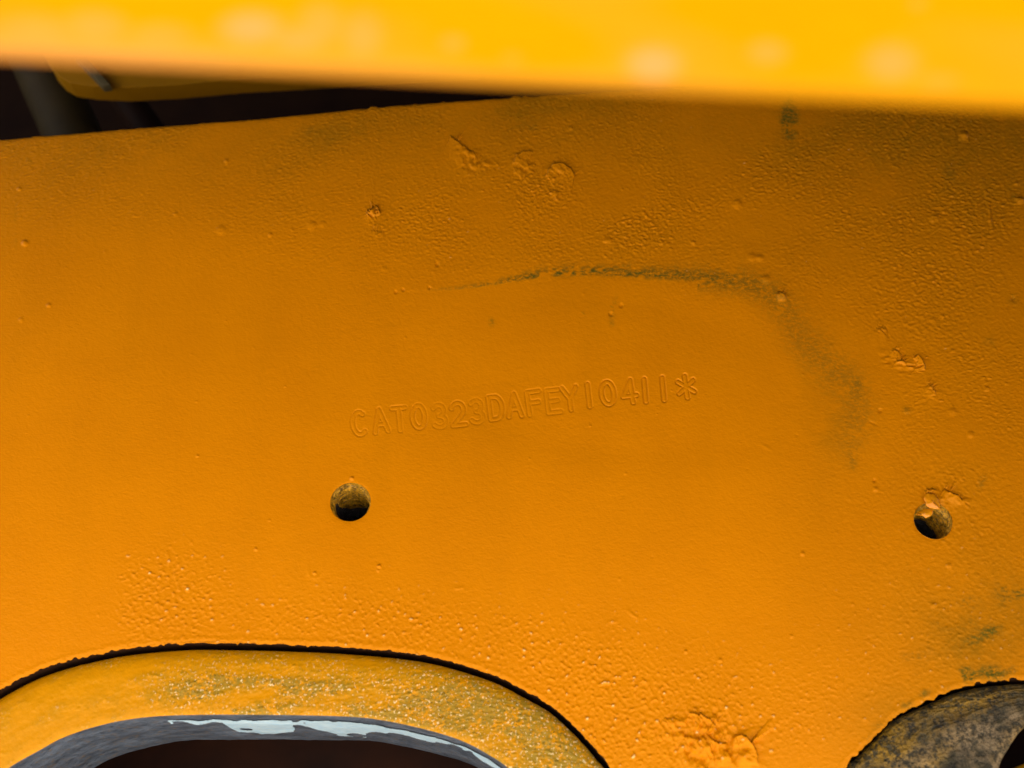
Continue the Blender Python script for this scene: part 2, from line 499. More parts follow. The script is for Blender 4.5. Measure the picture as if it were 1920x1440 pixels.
# scars, chips and lumps of the upper band
scarp([(843, 255), (858, 266), (872, 276), (889, 285)], 0.55, 14)
line([(868, 288), (876, 294), (882, 299)], -0.25, 2.5)
crumple(880, 300, 34, 24, 0.30, 25, 1)
crumple(905, 312, 26, 12, 0.22, 20, 2)
scarp([(958, 302), (968, 294), (978, 287), (990, 282), (1000, 285)], 0.45, 16)
crumple(982, 312, 22, 24, 0.34, 0, 3)
scarp([(1022, 328), (1030, 315), (1044, 306), (1058, 308), (1071, 318), (1080, 332)], 0.75, 20)
crumple(1050, 322, 26, 12, 0.28, 5, 4)
bump(1040, 363, 7, 6, 0.45); bump(1043, 372, 5, 5, 0.2)
scarp([(685, 400), (696, 395), (704, 393)], 0.55, 10); line([(697, 390), (701, 386), (707, 385)], -0.35, 2.2)
scarp([(705, 386), (710, 392), (714, 404)], 0.75, 10); line([(694, 403), (701, 407), (713, 403)], -0.3, 1.8)
bump(702, 402, 11, 8, 0.25); scarp([(695, 433), (712, 435), (721, 437)], 0.18, 10)
for px, py, q, h in ((47, 456, 6, .45), (36, 354, 4, .3), (415, 432, 9, .25), (425, 303, 4, .25), (92, 573, 4, .3), (507, 441, 4, .28), (330, 402, 4, .2),
                     (1808, 254, 8, .8), (1912, 376, 7, .7), (1905, 345, 4, .4), (1140, 450, 7, .35), (1300, 455, 4, .3), (1465, 556, 9, .65),
                     (1436, 524, 8, .4), (1410, 483, 8, .4), (1425, 484, 7, .35), (1382, 383, 9, .35), (1752, 408, 9, .35), (1750, 1135, 5, .3),
                     (1642, 917, 5, .3), (1505, 1038, 4, .3), (1780, 1060, 5, .3), (1820, 815, 6, .3), (1850, 730, 5, .25), (1785, 772, 7, .3),
                     (1700, 770, 6, .2), (660, 897, 3.5, .5), (711, 1062, 3.5, .5), (709, 1070, 2.5, .3), (590, 1075, 3, .4), (1286, 1222, 3, .4), (605, 420, 6, .2),
                     (585, 423, 8, .25), (1240, 455, 5, .25), (1070, 240, 4, .3), (720, 505, 5, .15), (40, 600, 5, .15), (480, 1030, 3, .35), (1350, 1238, 4, .35)):
    bump(px, py, q, q * .85, h)
for px, py, q in ((742, 548, 3), (756, 544, 3), (805, 540, 3), (820, 496, 4), (1165, 572, 4), (1145, 588, 4), (1640, 900, 3), (1650, 770, 4), (1900, 560, 4)):
    bump(px, py, q, q, -0.3)
line([(1852, 378), (1855, 400), (1858, 420), (1862, 438)], 0.22, 2.6)
line([(1858, 380), (1861, 402), (1864, 425)], -0.18, 2.0)
line([(1810, 243), (1816, 250), (1818, 262)], -0.25, 2.5)
scarp([(1733, 922), (1744, 918), (1756, 917)], 0.7, 8); scarp([(1770, 918), (1782, 924), (1794, 929), (1806, 936)], 1.0, 10)
scarp([(1740, 926), (1749, 928), (1757, 938)], 0.4, 6); crumple(1765, 930, 10, 14, 0.35, 0, 11); bump(1788, 936, 14, 6, 0.3, 25)
line([(1760, 912), (1763, 920), (1762, 926)], -0.3, 2.2)
# the gouge to the right of the stain
crumple(1690, 680, 42, 17, 0.32, 25, 5)
scarp([(1712, 674), (1722, 668), (1731, 680), (1735, 694)], 0.85, 14)
scarp([(1668, 661), (1678, 656), (1690, 666)], 0.4, 9); scarp([(1680, 676), (1691, 677), (1698, 682)], 0.5, 7)
scarp([(1640, 618), (1655, 616), (1663, 614)], 0.3, 10); line([(1662, 614), (1665, 624), (1666, 636)], -0.25, 2.4)
crumple(1655, 628, 16, 12, 0.2, 0, 6)
scarp([(1738, 719), (1745, 725), (1750, 731)], 0.4, 7); scarp([(1745, 732), (1754, 735)], 0.3, 6); crumple(1748, 735, 16, 10, 0.18, 30, 7)
scarp([(1455, 553), (1466, 551), (1474, 560)], 0.45, 8)
# runny, wrinkled paint at the lower edge
crumple(1335, 1395, 78, 56, 0.85, 25, 8, 0.0)
scarp([(1288, 1340), (1312, 1340), (1332, 1352), (1344, 1364)], 0.9, 18)
scarp([(1322, 1374), (1340, 1390), (1366, 1394)], 0.9, 14)
scarp([(1372, 1384), (1388, 1377), (1406, 1391), (1418, 1410), (1420, 1434)], 1.2, 22)
line([(1304, 1362), (1300, 1380), (1310, 1398)], 0.6, 5); line([(1350, 1410), (1362, 1426), (1380, 1440)], 0.7, 7); bump(1395, 1425, 12, 14, 0.8)
scarp([(1240, 1352), (1262, 1348), (1285, 1356)], 0.35, 12)
line([(1880 / 1, 1180), (1895, 1184)], 0.15, 4)
# drip ring below the left hole, faint file marks
line([(577, 1058), (580, 1078), (592, 1084), (604, 1074), (606, 1052)], 0.09, 3.5)
line([(850, 1104), (870, 1102)], 0.12, 2.5); line([(1178, 1146), (1196, 1160)], 0.18, 3); line([(1160, 1166), (1140, 1164)], 0.1, 3)
line([(1630, 790), (1646, 797)], -0.15, 2.2); line([(1425, 832), (1450, 845)], 0.1, 2.5)
for k in range(26):                                                   # long grinding strokes on the smooth patch
    x0 = r.uniform(640, 1250); y0 = r.uniform(600, 860)
    L = r.uniform(60, 220)
    line([(x0, y0), (x0 + L * .5, y0 - L * .05), (x0 + L, y0 - L * .11)], r.choice([-1, 1]) * r.uniform(.006, .02), r.uniform(3, 9), 12)

# stain: the dust line that rims the ground-down patch
ARC = spline(np.array([(775, 546), (860, 541), (940, 529), (1010, 517), (1100, 511), (1200, 515), (1300, 521), (1385, 528), (1440, 548), (1476, 585),
                       (1500, 628), (1540, 672), (1578, 708), (1604, 742), (1606, 790), (1596, 840), (1602, 885)], float), 110, closed=False)
a, b = win(700, 1720, 460, 950)
d, sd_, fr = seg_dist(PX[a, b], PY[a, b], ARC)
ip = lambda xs, ys: np.interp(fr, xs, ys)
wid = ip([0, .12, .25, .45, .6, .7, .82, .9, 1], [3, 6, 14, 19, 27, 34, 38, 36, 18])
stg = ip([0, .08, .2, .3, .5, .62, .7, .8, .88, .95, 1], [0, .5, .95, 1, .82, .58, .36, .40, .36, .28, 0])
brk = 0.55 + 0.25 * n_mid[a, b] + 0.34 * lattice(2.0, 1.4, 33)[a, b]
below = sd_ > 0
shapef = np.exp(-(d / (wid * np.where(below & (fr < .5), .35, 1.0))) ** 2)
DIRT_DARK[a, b] += 1.1 * (stg * shapef * sstep(0.0, 0.85, brk + 0.5 * shapef)).clip(0, 1)
H[a, b] += 0.00010 * sstep(0.45, 0.0, fr) * sstep(-4, 4, -d * sd_) * np.exp(-d / 30)
# inner wash beside the arc
DUST_SHADE += 0.55 * blob(1560, 760, 60, 110, -12) * (0.7 + 0.3 * n_mid)
def stain(px, py, rx, ry, s, ang=0):
    m = blob(px, py, rx, ry, ang, 1.3)
    DIRT_DARK[...] += s * m * sstep(-0.6, 0.7, n_mid + 0.8 * n_fine * .5 + 0.4)
stain(1480, 226, 15, 30, 2.2); stain(1485, 248, 10, 12, .4); stain(1476, 195, 8, 10, .5)
stain(1150, 580, 7, 20, .6, 15); stain(922, 603, 6, 8, .5); stain(1095, 588, 5, 5, .4); stain(1148, 606, 5, 6, .35)
stain(1810, 265, 9, 9, .7); stain(1806, 240, 4, 9, .4); stain(1780, 325, 14, 22, .35); stain(1900, 120 + 250, 7, 7, .4)
stain(990, 238, 22, 8, .35); stain(585, 250, 12, 12, .35); stain(45, 300, 14, 5, .45, 20); stain(30, 420, 4, 40, .22); stain(22, 345, 6, 4, .4)
stain(1842, 905, 8, 14, .55, 20); stain(1600, 860, 8, 22, .4); stain(1608, 720, 10, 14, .35)
stain(1835, 1196, 32, 11, .9, -20); stain(1900, 1110, 32, 24, .95); stain(1790, 1165, 34, 14, .7); stain(1860, 1180, 24, 9, .8); stain(1815, 1130, 20, 14, .6); stain(1720, 1230, 26, 18, .5); stain(1905, 1190, 18, 16, .7); stain(1900, 560, 10, 12, .4); stain(1700, 770, 9, 8, .4); stain(1855, 640, 12, 8, .35)
for px, py, q, s in ((1805, 1262, 12, .9), (1822, 1268, 9, .8), (1850, 1258, 12, .7), (1900, 1255, 8, .6), (1772, 1272, 8, .6), (1735, 1300, 8, .5), (1870, 1266, 14, .6),
                     (1700, 1322, 8, .4), (1650, 1360, 9, .35), (1790, 1285, 14, .8), (1630, 1382, 8, .35)):
    stain(px, py, q * 1.5, q * .9, s * 1.6, -20)
# thin greenish dust over the top band, the right side and round the boss; top and right hold painted shade too
DUST_SHADE += 0.68 * sstep(520, 170, PY) + 0.50 * sstep(1250, 1850, PX) * sstep(800, 250, PY) + 0.30 * blob(1850, 900, 230, 320) + 0.75 * blob(1830, 1180, 170, 120)
DUST_SHADE += 0.5 * blob(1640, 1340, 90, 60, -35) + 0.32 * blob(1270, 470, 420, 60) + 0.5 * blob(1060, 195, 130, 22, -5) + 0.35 * blob(620, 250, 80, 22, -5)
DUST_SHADE *= (0.85 + 0.14 * n_patch).clip(0.3, 1.4)

# stamped characters
def arc(cx, cy, rx, ry, a0, a1, n=14):
    t = np.radians(np.linspace(a0, a1, n)); return np.c_[cx + rx * np.cos(t), cy + ry * np.sin(t)].tolist()
GL = {  # strokes in a cell of half width .36, half height .5, y up
 'C': [arc(0, 0, .36, .5, 50, 310)],
 'A': [[(-.36, -.5), (0, .5)], [(0, .5), (.36, -.5)], [(-.22, -.16), (.22, -.16)]],
 'T': [[(-.36, .5), (.36, .5)], [(0, .5), (0, -.5)]],
 '0': [arc(0, 0, .34, .5, 0, 360, 28)],
 '3': [arc(-.02, .25, .3, .25, 150, -90), arc(-.02, -.25, .34, .25, 90, -150)],
 '2': [arc(0, .2, .33, .3, 165, -30) + [(-.34, -.5), (.36, -.5)]],
 'D': [[(-.34, .5), (-.34, -.5)], [(-.34, .5)] + arc(-.05, 0, .4, .5, 90, -90) + [(-.34, -.5)]],
 'F': [[(-.3, .5), (-.3, -.5)], [(-.3, .5), (.36, .5)], [(-.3, .02), (.26, .02)]],
 'E': [[(-.3, .5), (-.3, -.5)], [(-.3, .5), (.36, .5)], [(-.3, .02), (.26, .02)], [(-.3, -.5), (.36, -.5)]],
 'Y': [[(-.38, .5), (0, -.02)], [(.38, .5), (0, -.02)], [(0, -.02), (0, -.5)]],
 '1': [[(0, .5), (0, -.5)]],
 '4': [[(.14, -.5), (.14, .5), (-.36, -.2), (.38, -.2)]],
 '*': [[(0, .48), (0, -.48)], [(-.42, .26), (.42, -.26)], [(-.42, -.26), (.42, .26)]],
}
TEXT = [('C', 674, 793, .6), ('A', 713, 788, .75), ('T', 749, 785, .62), ('0', 785, 780, .8), ('3', 824, 779, .52), ('2', 859, 775, .65), ('3', 894, 770, .5),
        ('D', 930, 763, .65), ('A', 965, 758, .8), ('F', 1001, 754, .6), ('E', 1037, 751, .55), ('Y', 1069, 746, .85), ('1', 1104, 740, .9), ('0', 1140, 736, 1.0),
        ('4', 1180, 733, .95), ('1', 1210, 731, 1.05), ('1', 1244, 728, 1.1), ('*', 1287, 724, 1.05)]
CHW, CHH, STROKE = 34.0, 42.0, 4.2
char_id = np.zeros(shape, np.int16)
for ci, (ch, cx, cy, dep) in enumerate(TEXT):
    a, b = win(cx - 40, cx + 40, cy - 45, cy + 45)
    rot = math.radians(6.5 + r.uniform(-2, 2)); c, s = math.cos(rot), math.sin(rot)
    gx, gy = PX[a, b] - cx, -(PY[a, b] - cy)
    ux, uy = gx * c + gy * s, -gx * s + gy * c
    best = np.full(ux.shape, 1e9)
    for stq in GL[ch]:
        P = np.array(stq, float) * [CHW, CHH]
        d, _, _ = seg_dist(ux, uy, P)
        best = np.minimum(best, d)
    fadeg = sstep(-0.9, 0.5, n_mid[a, b] * 0.8 + (dep - 0.40) * 3.2) * (0.55 + 0.45 * min(dep, 1))
    fadeg = np.maximum(fadeg, 0.62) * (1.0 if dep < .7 else 0.85)
    trench = np.exp(-((best - STROKE) / 1.35) ** 2)
    floor_ = 1 - sstep(STROKE - 1.2, STROKE, best)
    H[a, b] += dep * fadeg * (-0.00030 * trench - 0.00009 * floor_)
    DIRT_DARK[a, b] += 0.12 * dep * fadeg * trench
    char_id[a, b] = np.where(best < STROKE + 2.6, ci + 1, char_id[a, b])

# openings: distance fields, soft edges and snapped rims
def poly_sdf(P, a, b):
    d, _, _ = seg_dist(X[a, b], Z[a, b], P, True)
    px, pz = X[a, b], Z[a, b]
    ins = np.zeros(px.shape, bool)
    for i in range(len(P)):
        x0, z0 = P[i]; x1, z1 = P[(i + 1) % len(P)]
        if z0 == z1: continue
        k = ((z0 > pz) != (z1 > pz)) & (px < (x1 - x0) * (pz - z0) / (z1 - z0) + x0)
        ins ^= k
    return np.where(ins, -d, d)

sdf = np.full(shape, 1.0)
rough_edge = 0.00012 * lattice(1.3, 1.3, 51) + 0.00065 * np.maximum(lattice(2.0, 2.0, 52) - 1.8, 0) - 0.00035 * np.maximum(lattice(2.4, 2.4, 53) - 1.6, 0)
rim_r = np.full(shape, 0.0006)
for P, k in ((slot, 1.0), (boss, 1.5)):
    rr = np.where((Z.min(1) < P[:, 1].max() + 0.012) & (Z.max(1) > P[:, 1].min() - .05))[0]
    cc = np.where((XS > P[:, 0].min() - 0.012) & (XS < P[:, 0].max() + 0.012))[0]
    a, b = slice(rr[0], rr[-1] + 1), slice(cc[0], cc[-1] + 1)
    left = 0.7 + 0.8 * sstep(700, 300, PX[a, b]) if k == 1.0 else 1.3
    sdf[a, b] = np.minimum(sdf[a, b], poly_sdf(P, a, b) + rough_edge[a, b] * left)
sdf_cut = sdf.copy()
for hx, hz, hr in HOLES:
    sdf = np.minimum(sdf, np.hypot(X - hx, Z - hz) - hr)
edge = np.exp(-np.maximum(sdf, 0) / 0.0005)
H -= 0.00018 * edge * view
H += 0.00010 * np.exp(-((sdf_cut - 0.0011) / 0.0006) ** 2) * view
# rounded top edge
dt = top[None, :] - Z
H -= 0.0009 * np.exp(-np.maximum(dt, 0) / 0.0006)
H += 0.00012 * np.maximum(lattice(3, 3, 77), 0) * np.exp(-dt / 0.0008)

gz, gx = np.zeros(shape), np.zeros(shape)
gx[:, 1:-1] = (sdf[:, 2:] - sdf[:, :-2]) / (X[:, 2:] - X[:, :-2])
gz[1:-1] = (sdf[2:] - sdf[:-2]) / (Z[2:] - Z[:-2])
gl = np.hypot(gx, gz) + 1e-9
cell_ = np.maximum(np.maximum(np.abs(np.gradient(Z, axis=0)), np.abs(np.gradient(X, axis=1))), CELL).clip(0, 0.0013)
near = np.abs(sdf) < np.where(cell_ < CELL * 1.3, CELL * 0.75, cell_ * 0.6)

X2, Z2 = X.copy(), Z.copy()
X2[near] -= (sdf * gx / gl / np.maximum(gl, .7))[near]; Z2[near] -= (sdf * gz / gl / np.maximum(gl, .7))[near]
s2 = np.where(near, 0, sdf)
H[sdf < -CELL * 2] = 0

# smooth normals of the whole relief
def vnormals(X, Y, Z):
    P = np.stack([X, Y, Z], -1)
    du = np.gradient(P, axis=1); dv = np.gradient(P, axis=0)
    n = np.cross(du, dv)
    return n / (np.linalg.norm(n, axis=-1, keepdims=True) + 1e-12)
NRM = vnormals(X, -H, Z)
V = np.stack([X2, -H, Z2], -1).reshape(-1, 3)
Q = grid_quads(NR, NC)
keep = (s2.ravel()[Q].mean(1) > 0)
fchar = char_id.ravel()[Q].max(1)
GLINT = (sstep(2.1, 2.8, n_grit) * np.clip(speck, 0, 1) * 0.9 + sstep(3.0, 3.5, n_grit) * 0.35 * np.clip(grit, 0, 1)) * view  # pale grit tips, painted in place of glints
ATT = {"glint": GLINT.clip(0, 1).ravel(), "dust_shade": DUST_SHADE.clip(0, 1).ravel(), "dirt": DIRT_DARK.clip(0, 1).ravel()}
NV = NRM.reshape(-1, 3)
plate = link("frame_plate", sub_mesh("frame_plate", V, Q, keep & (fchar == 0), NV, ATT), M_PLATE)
tag(plate, "orange painted steel frame plate with stamped serial number, two bolt holes and dusty stains", "steel plate")
for ci, (ch, *_x) in enumerate(TEXT):
    nm = "stamped_asterisk" if ch == '*' else ("stamped_digit" if ch.isdigit() else "stamped_letter")
    link(nm, sub_mesh(nm, V, Q, keep & (fchar == ci + 1), NV, ATT), M_PLATE, plate)

# cut walls of the plate behind the slot and the boss, and its top edge
def wall(P, y0, y1, name, mat, parent, ny=8, jag=None):
    n = len(P)
    ys = np.linspace(y0, y1, ny)
    Vw = np.stack([np.repeat(P[None, :, 0], ny, 0), np.repeat(ys[:, None], n, 1), np.repeat(P[None, :, 1], ny, 0)], -1).reshape(-1, 3)
    return link(name, raw_mesh(name, Vw, grid_quads(ny, n, True)), mat, parent)
wall(inset(slot, -0.00035), 0.0002, 0.02, "cut_edge", M_GAP, plate)
wall(inset(boss, -0.0004), 0.0002, 0.02, "cut_edge", M_GAP, plate)
tw = np.array([[x, y, z] for y in (0.0008, 0.02) for x, z in zip(XS[::6], top[::6] - 0.0001)])
link("top_edge", raw_mesh("top_edge", tw, grid_quads(2, len(XS[::6]))), M_GAP, plate)

# ------------------------------------------------------------------ threaded holes
def hole(hx, hz, hr, paint_fn, seed):
    nr_, na = 150, 160
    dep = np.linspace(0, 0.05, nr_)[:, None]; th = np.linspace(0, 2 * np.pi, na, endpoint=False)[None, :]
    n = fft_noise((nr_, na), 3, 3, seed); nb = fft_noise((nr_, na), 7, 7, seed + 1)
    thr = np.abs(((dep / 0.00175 + th / (2 * np.pi)) % 1) - 0.5) * 2            # 60 degree thread
    pd = paint_fn(th) + 0.0012 * nb + 0.0006 * n
    painted = sstep(0.0006, -0.0006, dep - pd)
    rad = hr - 0.00002 - sstep(0.001, 0.003, dep) * (0.0009 - 0.0011 * thr * (1 - 0.6 * painted)) + painted * 0.00015 * n * sstep(0, .002, dep)
    rad = rad + 0 * th
    Vh = np.stack([hx + rad * np.cos(th), dep + 0.0002 + 0 * th, hz + rad * np.sin(th)], -1).reshape(-1, 3)
    o = link("threaded_hole", raw_mesh("threaded_hole", Vh, grid_quads(nr_, na, True, True), True, None, {"painted": (painted + 0 * th).ravel()}), M_HOLE, plate)
    me = bpy.data.meshes.new("hole_floor")
    c = [(hx + hr * math.cos(t), 0.0501, hz + hr * math.sin(t)) for t in np.linspace(0, 2 * np.pi, 32, endpoint=False)]
    me.from_pydata(c, [], [list(range(32))]); me.update()
    link("hole_floor", me, M_GAP, o)
    return o
up = np.pi / 2
ang = lambda t, c: np.abs((t - c + np.pi) % (2 * np.pi) - np.pi)
hole(*HOLES[0], lambda t: 0.0205 - 0.0135 * sstep(0.2, 1.5, ang(t, up + .05)) + 0 * t, 61)
hole(*HOLES[1], lambda t: 0.0140 - 0.0060 * sstep(0.7, 2.2, ang(t, up - .75)), 63)

# torn flakes of paint over the right hole
def flake(pts, y_front, lift, name="paint_flake"):
    """curling sheet of paint: pts in photo pixels; lift gives the rise (mm) at each point"""
    import bmesh
    P = spline(np.array(pts, float), 26) + np.random.default_rng(int(pts[0][0])).normal(0, 0.6, (26, 2))
    x, z = px2plane(P[:, 0], P[:, 1]); cx, cz = x.mean(), z.mean()
    rings = np.linspace(1, 0, 7)
    V_, F_ = [], []
    for k_, q in enumerate(rings):
        for i in range(26):
            xx, zz = cx + (x[i] - cx) * q, cz + (z[i] - cz) * q
            yy = -(y_front + lift * (1 - q * q) * (1 - 0.35 * (z[i] - cz) / np.ptp(z)) + 0.00012 * math.sin(i * 1.9 + k_ * 1.3) * q)
            V_.append((xx, yy, zz))
    for k_ in range(6):
        for i in range(26):
            j = (i + 1) % 26
            F_.append((k_ * 26 + i, k_ * 26 + j, (k_ + 1) * 26 + j, (k_ + 1) * 26 + i))
    me = bpy.data.meshes.new(name); me.from_pydata(V_, [], F_); me.update()
    bm = bmesh.new(); bm.from_mesh(me)
    bmesh.ops.remove_doubles(bm, verts=bm.verts, dist=1e-6)
    bmesh.ops.recalc_face_normals(bm, faces=bm.faces)
    r_ = bmesh.ops.solidify(bm, geom=bm.faces, thickness=0.00025)
    for f in bm.faces: f.smooth = True
    bm.to_mesh(me); bm.free()
    return link(name, me, M_FLAKE, plate)
flake([(1731, 936), (1737, 926), (1748, 926), (1757, 936), (1761, 949), (1759, 957), (1748, 956), (1736, 951)], 0.0008, 0.0007)
flake([(1717, 966), (1724, 959), (1737, 955), (1748, 957), (1746, 966), (1736, 971), (1730, 967)], 0.0001, 0.0004)
# ------------------------------------------------------------------ slot collar and pin boss
def collar(name, outer, inner, m, n_across, recess, rnd, amp, seed, mat, depth, bore_mat, attr_fn, bore_name, crown=0.0):
    inner = align(outer, inner)
    # refine along the rim
    def res(P):
        L = np.r_[0, np.cumsum(np.hypot(*np.diff(np.vstack([P, P[:1]]), axis=0).T))]
        s = np.linspace(0, L[-1], m, endpoint=False); Pc = np.vstack([P, P[:1]])
        return np.c_[np.interp(s, L, Pc[:, 0]), np.interp(s, L, Pc[:, 1])]
    A, B = res(outer), res(inner)
    t = np.linspace(0, 1, n_across)[:, None]
    Xc = A[None, :, 0] * (1 - t) + B[None, :, 0] * t; Zc = A[None, :, 1] * (1 - t) + B[None, :, 1] * t
    wdt = np.hypot(*(A - B).T)[None, :]
    do, di = t * wdt, (1 - t) * wdt
    n1 = fft_noise(Xc.shape, 1.6, 1.2, seed, 3); n2 = fft_noise(Xc.shape, 30, 9, seed + 1); n3 = fft_noise(Xc.shape, 8, 3, seed + 2)
    px, py = plane2px(Xc, Zc)
    at = attr_fn(px, py, n2, n3)
    cr_ = sstep(0.004, 0.013, do - 0.002 * n2) + 0 * Xc
    h = amp * (0.6 * n1 + 0.8 * np.maximum(n1 - .7, 0)) * (0.2 + 0.8 * at) + amp * 1.2 * n3 * .4 + crown * n2
    h = h - 0.0022 * np.exp(-do / rnd) - 0.0005 * np.exp(-di / 0.0006)
    Yc = recess - h
    Vc = np.stack([Xc, Yc, Zc], -1)
    skirt = Vc[0:1].copy(); skirt[..., 1] = 0.02                       # outer side, going back into the gap
    Vc = np.concatenate([skirt, Vc], 0)
    nr_ = Vc.shape[0]
    att = np.vstack([at[0:1], at]).ravel()
    o = link(name, raw_mesh(name, Vc.reshape(-1, 3), grid_quads(nr_, m, True), True, None, {"grime": att, "spray": att, "crust": np.vstack([cr_[0:1], cr_]).ravel()}), mat)
    nd = 80
    dd = np.linspace(0, depth, nd)[:, None]
    nb = fft_noise((nd, m), 22, 5, seed + 5); nb2 = fft_noise((nd, m), 4, 2, seed + 6)
    tg = np.roll(B, -1, 0) - np.roll(B, 1, 0); tg /= np.hypot(*tg.T)[:, None]
    nrm = np.c_[-tg[:, 1], tg[:, 0]]
    off = 0.0007 * np.exp(-dd / 0.0016) * 0 + 0.00010 * nb + 0.00004 * nb2
    y0 = Yc[-1][None, :]
    Xb = B[None, :, 0] + nrm[None, :, 0] * off * sstep(0, .001, dd); Zb = B[None, :, 1] + nrm[None, :, 1] * off * sstep(0, .001, dd)
    Yb = y0 + dd
    Vb = np.stack([Xb, Yb, Zb], -1)
    Qb = grid_quads(nd, m, True)
    bo = link(bore_name, raw_mesh(bore_name, Vb.reshape(-1, 3), Qb), bore_mat, o)
    return o, bo, Vb, Qb, nrm

def ring_grime(px, py, n2, n3):
    g = 0.95 * np.exp(-(((px - 500) / 170) ** 2 + ((py - 1290) / 40) ** 2)) + 1.15 * sstep(620, 980, px) * sstep(1230, 1330, py + 0.12 * (980 - px)) + .30
    g += 0.5 * np.exp(-(((px - 640) / 300) ** 2 + ((py - 1325) / 26) ** 2))
    g *= 0.25 + 0.75 * sstep(90, 330, px)
    return (g * (0.85 + 0.3 * n2) + 0.12 * n3).clip(0, 1)
co, cb, Vb, Qb, nb_ = collar("slot_collar", inset(slot, 0.00115), bore, 2400, 84, 0.0012, 0.0022, 0.00006, 81, M_COLLAR, 0.042, M_STEEL, ring_grime, "bore_wall")
tag(co, "yellow painted oval collar with scuffed face set into the slot at the lower left", "collar")

# pale reflection painted as a thin skin on the roof of the bore
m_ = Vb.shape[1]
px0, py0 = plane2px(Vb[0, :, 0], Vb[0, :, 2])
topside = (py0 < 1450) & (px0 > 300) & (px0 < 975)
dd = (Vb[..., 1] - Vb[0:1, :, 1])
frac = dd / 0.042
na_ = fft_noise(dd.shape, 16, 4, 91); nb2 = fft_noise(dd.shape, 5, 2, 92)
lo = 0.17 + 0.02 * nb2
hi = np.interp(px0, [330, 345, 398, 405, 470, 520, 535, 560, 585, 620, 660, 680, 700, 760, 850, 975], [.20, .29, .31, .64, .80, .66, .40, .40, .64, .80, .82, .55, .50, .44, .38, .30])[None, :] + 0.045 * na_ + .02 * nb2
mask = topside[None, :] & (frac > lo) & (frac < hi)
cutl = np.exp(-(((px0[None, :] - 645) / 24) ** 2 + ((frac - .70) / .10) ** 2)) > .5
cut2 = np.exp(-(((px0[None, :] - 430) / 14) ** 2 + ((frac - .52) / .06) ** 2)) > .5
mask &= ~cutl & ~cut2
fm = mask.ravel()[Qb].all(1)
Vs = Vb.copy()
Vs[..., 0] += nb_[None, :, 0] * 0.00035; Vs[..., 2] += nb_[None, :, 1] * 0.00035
sc = link("painted_reflection", sub_mesh("painted_reflection", Vs.reshape(-1, 3), Qb, fm), M_REFLECTION, cb)
sc["label"] = "pale blue white painted reflection"

def boss_spray(px, py, n2, n3):
    g = 0.9 * np.exp(-(((px - 1650) / 70) ** 2 + ((py - 1400) / 60) ** 2)) + 0.04 + 0.30 * np.exp(-(((px - 1790) / 120) ** 2 + ((py - 1315) / 22) ** 2))
    return (g + 0.12 * n2).clip(0, 1)
bo_, bb, *_r = collar("pin_boss", inset(boss, 0.00065), eye, 1000, 170, 0.0008, 0.0012, 0.00016, 85, M_BOSS, 0.03, M_GAP, boss_spray, "bore_wall", 0.0001)
tag(bo_, "grey dirt crusted round boss with yellow overspray at the lower right corner", "boss")

# yellow pin that sits deep in the eye of the boss
ex_, ez_ = eye.mean(0)
pin_r = 0.0105
pts = []
prof = [(0.0, 0.004), (pin_r - .0012, 0.004), (pin_r, 0.0052), (pin_r, 0.03)]
na2 = 64
for rr, yy in prof:
    for k in range(na2):
        t = 2 * math.pi * k / na2
        pts.append((ex_ + rr * math.cos(t), yy, ez_ + rr * math.sin(t)))
pin = link("pivot_pin", raw_mesh("pivot_pin", np.array(pts), grid_quads(len(prof), na2, True)), M_FLANGE)
tag(pin, "yellow pin end inside the dirty boss at the lower right corner", "pin")

# ------------------------------------------------------------------ sunlit cover panel in front, close to the lens
YP = -0.235
nx_, nz_ = 260, 120
lx, lz = px2plane(np.array([-6000, -900, 0, 960, 1920, 3200]), np.array([-196, 58, 102, 152, 198, 253]), YP)
xs_ = np.r_[np.r_[np.linspace(-0.40, -0.11, 16), np.linspace(-0.105, 0.075, 220)], np.linspace(0.08, 0.9, 40)]
zbot = np.interp(xs_, lx, lz); zbot = np.where(xs_ > lx[-1], lz[-1], zbot)
zz = np.r_[np.linspace(0, .03, 90), np.linspace(.032, .62, 30)]
Zp = zbot[None, :] + zz[:, None]; Xp = np.repeat(xs_[None, :], len(zz), 0)
ppx, ppy = plane2px(Xp, Zp, YP)
dust = np.zeros_like(Xp)
for cx, cy, rx, ry, s in ((470, 52, 55, 30, .85), (180, 50, 60, 34, .4), (60, 70, 90, 40, .4), (600, 45, 40, 40, .35), (680, 70, 35, 45, .4), (560, 75, 55, 22, .5), (850, 82, 22, 14, .4),
                          (1225, 122, 48, 32, .95), (1440, 98, 34, 22, .42), (1672, 118, 46, 34, .55), (1760, 152, 40, 14, .22), (1720, 6, 14, 10, .3), (960, 112, 22, 14, .25), (300, 70, 60, 30, .3)):
    dust = np.maximum(dust, s * np.exp(-((((ppx - cx) / rx) ** 2 + ((ppy - cy) / ry) ** 2)) ** 1.6))
edged = zz[:, None] * 1000
dust = np.maximum(dust, 0.8 * np.exp(-(edged / 2.2) ** 2) * np.interp(ppx, [0, 300, 700, 1300, 1920], [.9, .7, .4, .15, .0]))
dust += 0.05 * fft_noise(Xp.shape, 8, 8, 99)
rnd_ = 0.0008
Yf = YP + rnd_ - np.sqrt(np.maximum(rnd_ ** 2 - np.maximum(rnd_ - zz[:, None], 0) ** 2, 0)) + 0 * Xp
Yk = 2 * (YP + rnd_) - Yf
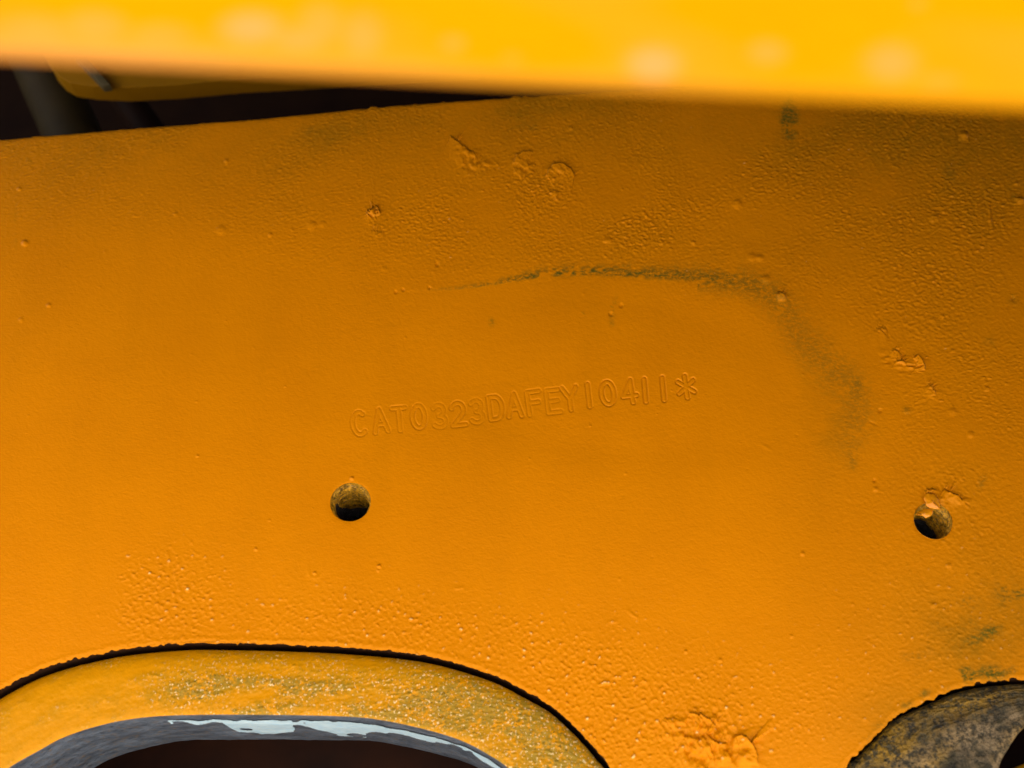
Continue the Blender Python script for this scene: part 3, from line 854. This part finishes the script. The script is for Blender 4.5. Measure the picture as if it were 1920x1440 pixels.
# front face and rolled lower edge; the hidden back carries a dark sheet added to cut bounce light
kb = zz < 0.006
Vp = np.concatenate([np.stack([Xp, Yk, Zp], -1)[kb][::-1], np.stack([Xp, Yf, Zp], -1)[1:]], 0)
da = np.concatenate([dust[kb][::-1], dust[1:]], 0).clip(0, 1)
pan = link("cover_panel", raw_mesh("cover_panel", Vp.reshape(-1, 3), grid_quads(Vp.shape[0], Vp.shape[1]), True, None, {"dust": da.ravel()}), M_PANEL)
tag(pan, "bright yellow blurred cover panel with pale dust spots across the top, nearest the lens", "panel")

kl = zz > 0.003
Vl = np.stack([Xp, Yk + 0.0004, Zp], -1)[kl]
link("back_light_blocker", raw_mesh("back_light_blocker", Vl.reshape(-1, 3), grid_quads(Vl.shape[0], Vl.shape[1], flip=True)), M_BLOCKER, pan)
zr = float(np.interp(0.235, lx, lz))
sf = link("side_light_blocker", box(0.235, 0.238, YP + 0.004, -0.012, zr - 0.06, 0.62, 0.001), M_BLOCKER, pan)  # unseen wall added to darken the plate's right side

# ------------------------------------------------------------------ what shows in the gap behind the plate
def poly_at(pts, y):
    p = np.array(pts, float); x, z = px2plane(p[:, 0], p[:, 1], y); return list(zip(x, z))
hs = bpy.data.objects.new("machine_housing", None); COL.objects.link(hs); hs.location = (0, 0.3, 0)
tag(hs, "dark brown inner walls of the machine seen through the gap at the top left", "housing")
def hp(name, me, mat=M_INNER):
    o = link(name, me, mat, hs); o.matrix_parent_inverse = Matrix.Translation((0, -0.3, 0)); return o
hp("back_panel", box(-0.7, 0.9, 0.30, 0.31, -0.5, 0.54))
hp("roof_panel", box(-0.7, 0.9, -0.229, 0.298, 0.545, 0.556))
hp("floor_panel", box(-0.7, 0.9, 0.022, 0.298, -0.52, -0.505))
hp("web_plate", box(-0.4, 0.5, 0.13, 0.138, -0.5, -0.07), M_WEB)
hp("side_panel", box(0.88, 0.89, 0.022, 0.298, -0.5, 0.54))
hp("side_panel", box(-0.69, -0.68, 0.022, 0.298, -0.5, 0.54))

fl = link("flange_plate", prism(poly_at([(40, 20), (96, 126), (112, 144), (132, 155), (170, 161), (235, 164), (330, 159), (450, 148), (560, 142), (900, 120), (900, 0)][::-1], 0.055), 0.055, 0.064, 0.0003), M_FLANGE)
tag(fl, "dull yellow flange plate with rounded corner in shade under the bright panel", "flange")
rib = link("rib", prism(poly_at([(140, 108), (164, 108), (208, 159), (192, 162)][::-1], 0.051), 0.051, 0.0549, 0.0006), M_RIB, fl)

def tube(name, p0, p1, rad, mat, n=40):
    d = np.array(p1) - np.array(p0); L = np.linalg.norm(d); d /= L
    u = np.cross(d, [0, 1, 0]); u /= np.linalg.norm(u); v = np.cross(d, u)
    t = np.linspace(0, 2 * np.pi, n, endpoint=False)
    Vt = []
    for s in np.linspace(0, L, 14):
        Vt.append(np.array(p0) + d * s + rad * (np.cos(t)[:, None] * u + np.sin(t)[:, None] * v))
    return link(name, raw_mesh(name, np.concatenate(Vt), grid_quads(14, n, True)), mat)
x0, z0 = px2plane(14, -20, 0.085); x1, z1 = px2plane(184, 360, 0.085)
tb = tube("pipe", (float(x0), .085, float(z0)), (float(x1), .085, float(z1)), 0.0115, M_TUBE)
tag(tb, "dusty dark pipe slanting down behind the plate edge at the far left", "pipe")
x0, z0 = px2plane(150, 60, 0.14); x1, z1 = px2plane(340, 330, 0.14)
tb = tube("brace", (float(x0), .14, float(z0)), (float(x1), .14, float(z1)), 0.007, M_INNER)
tag(tb, "thin brown brace in the dark gap right of the slanting pipe", "brace")
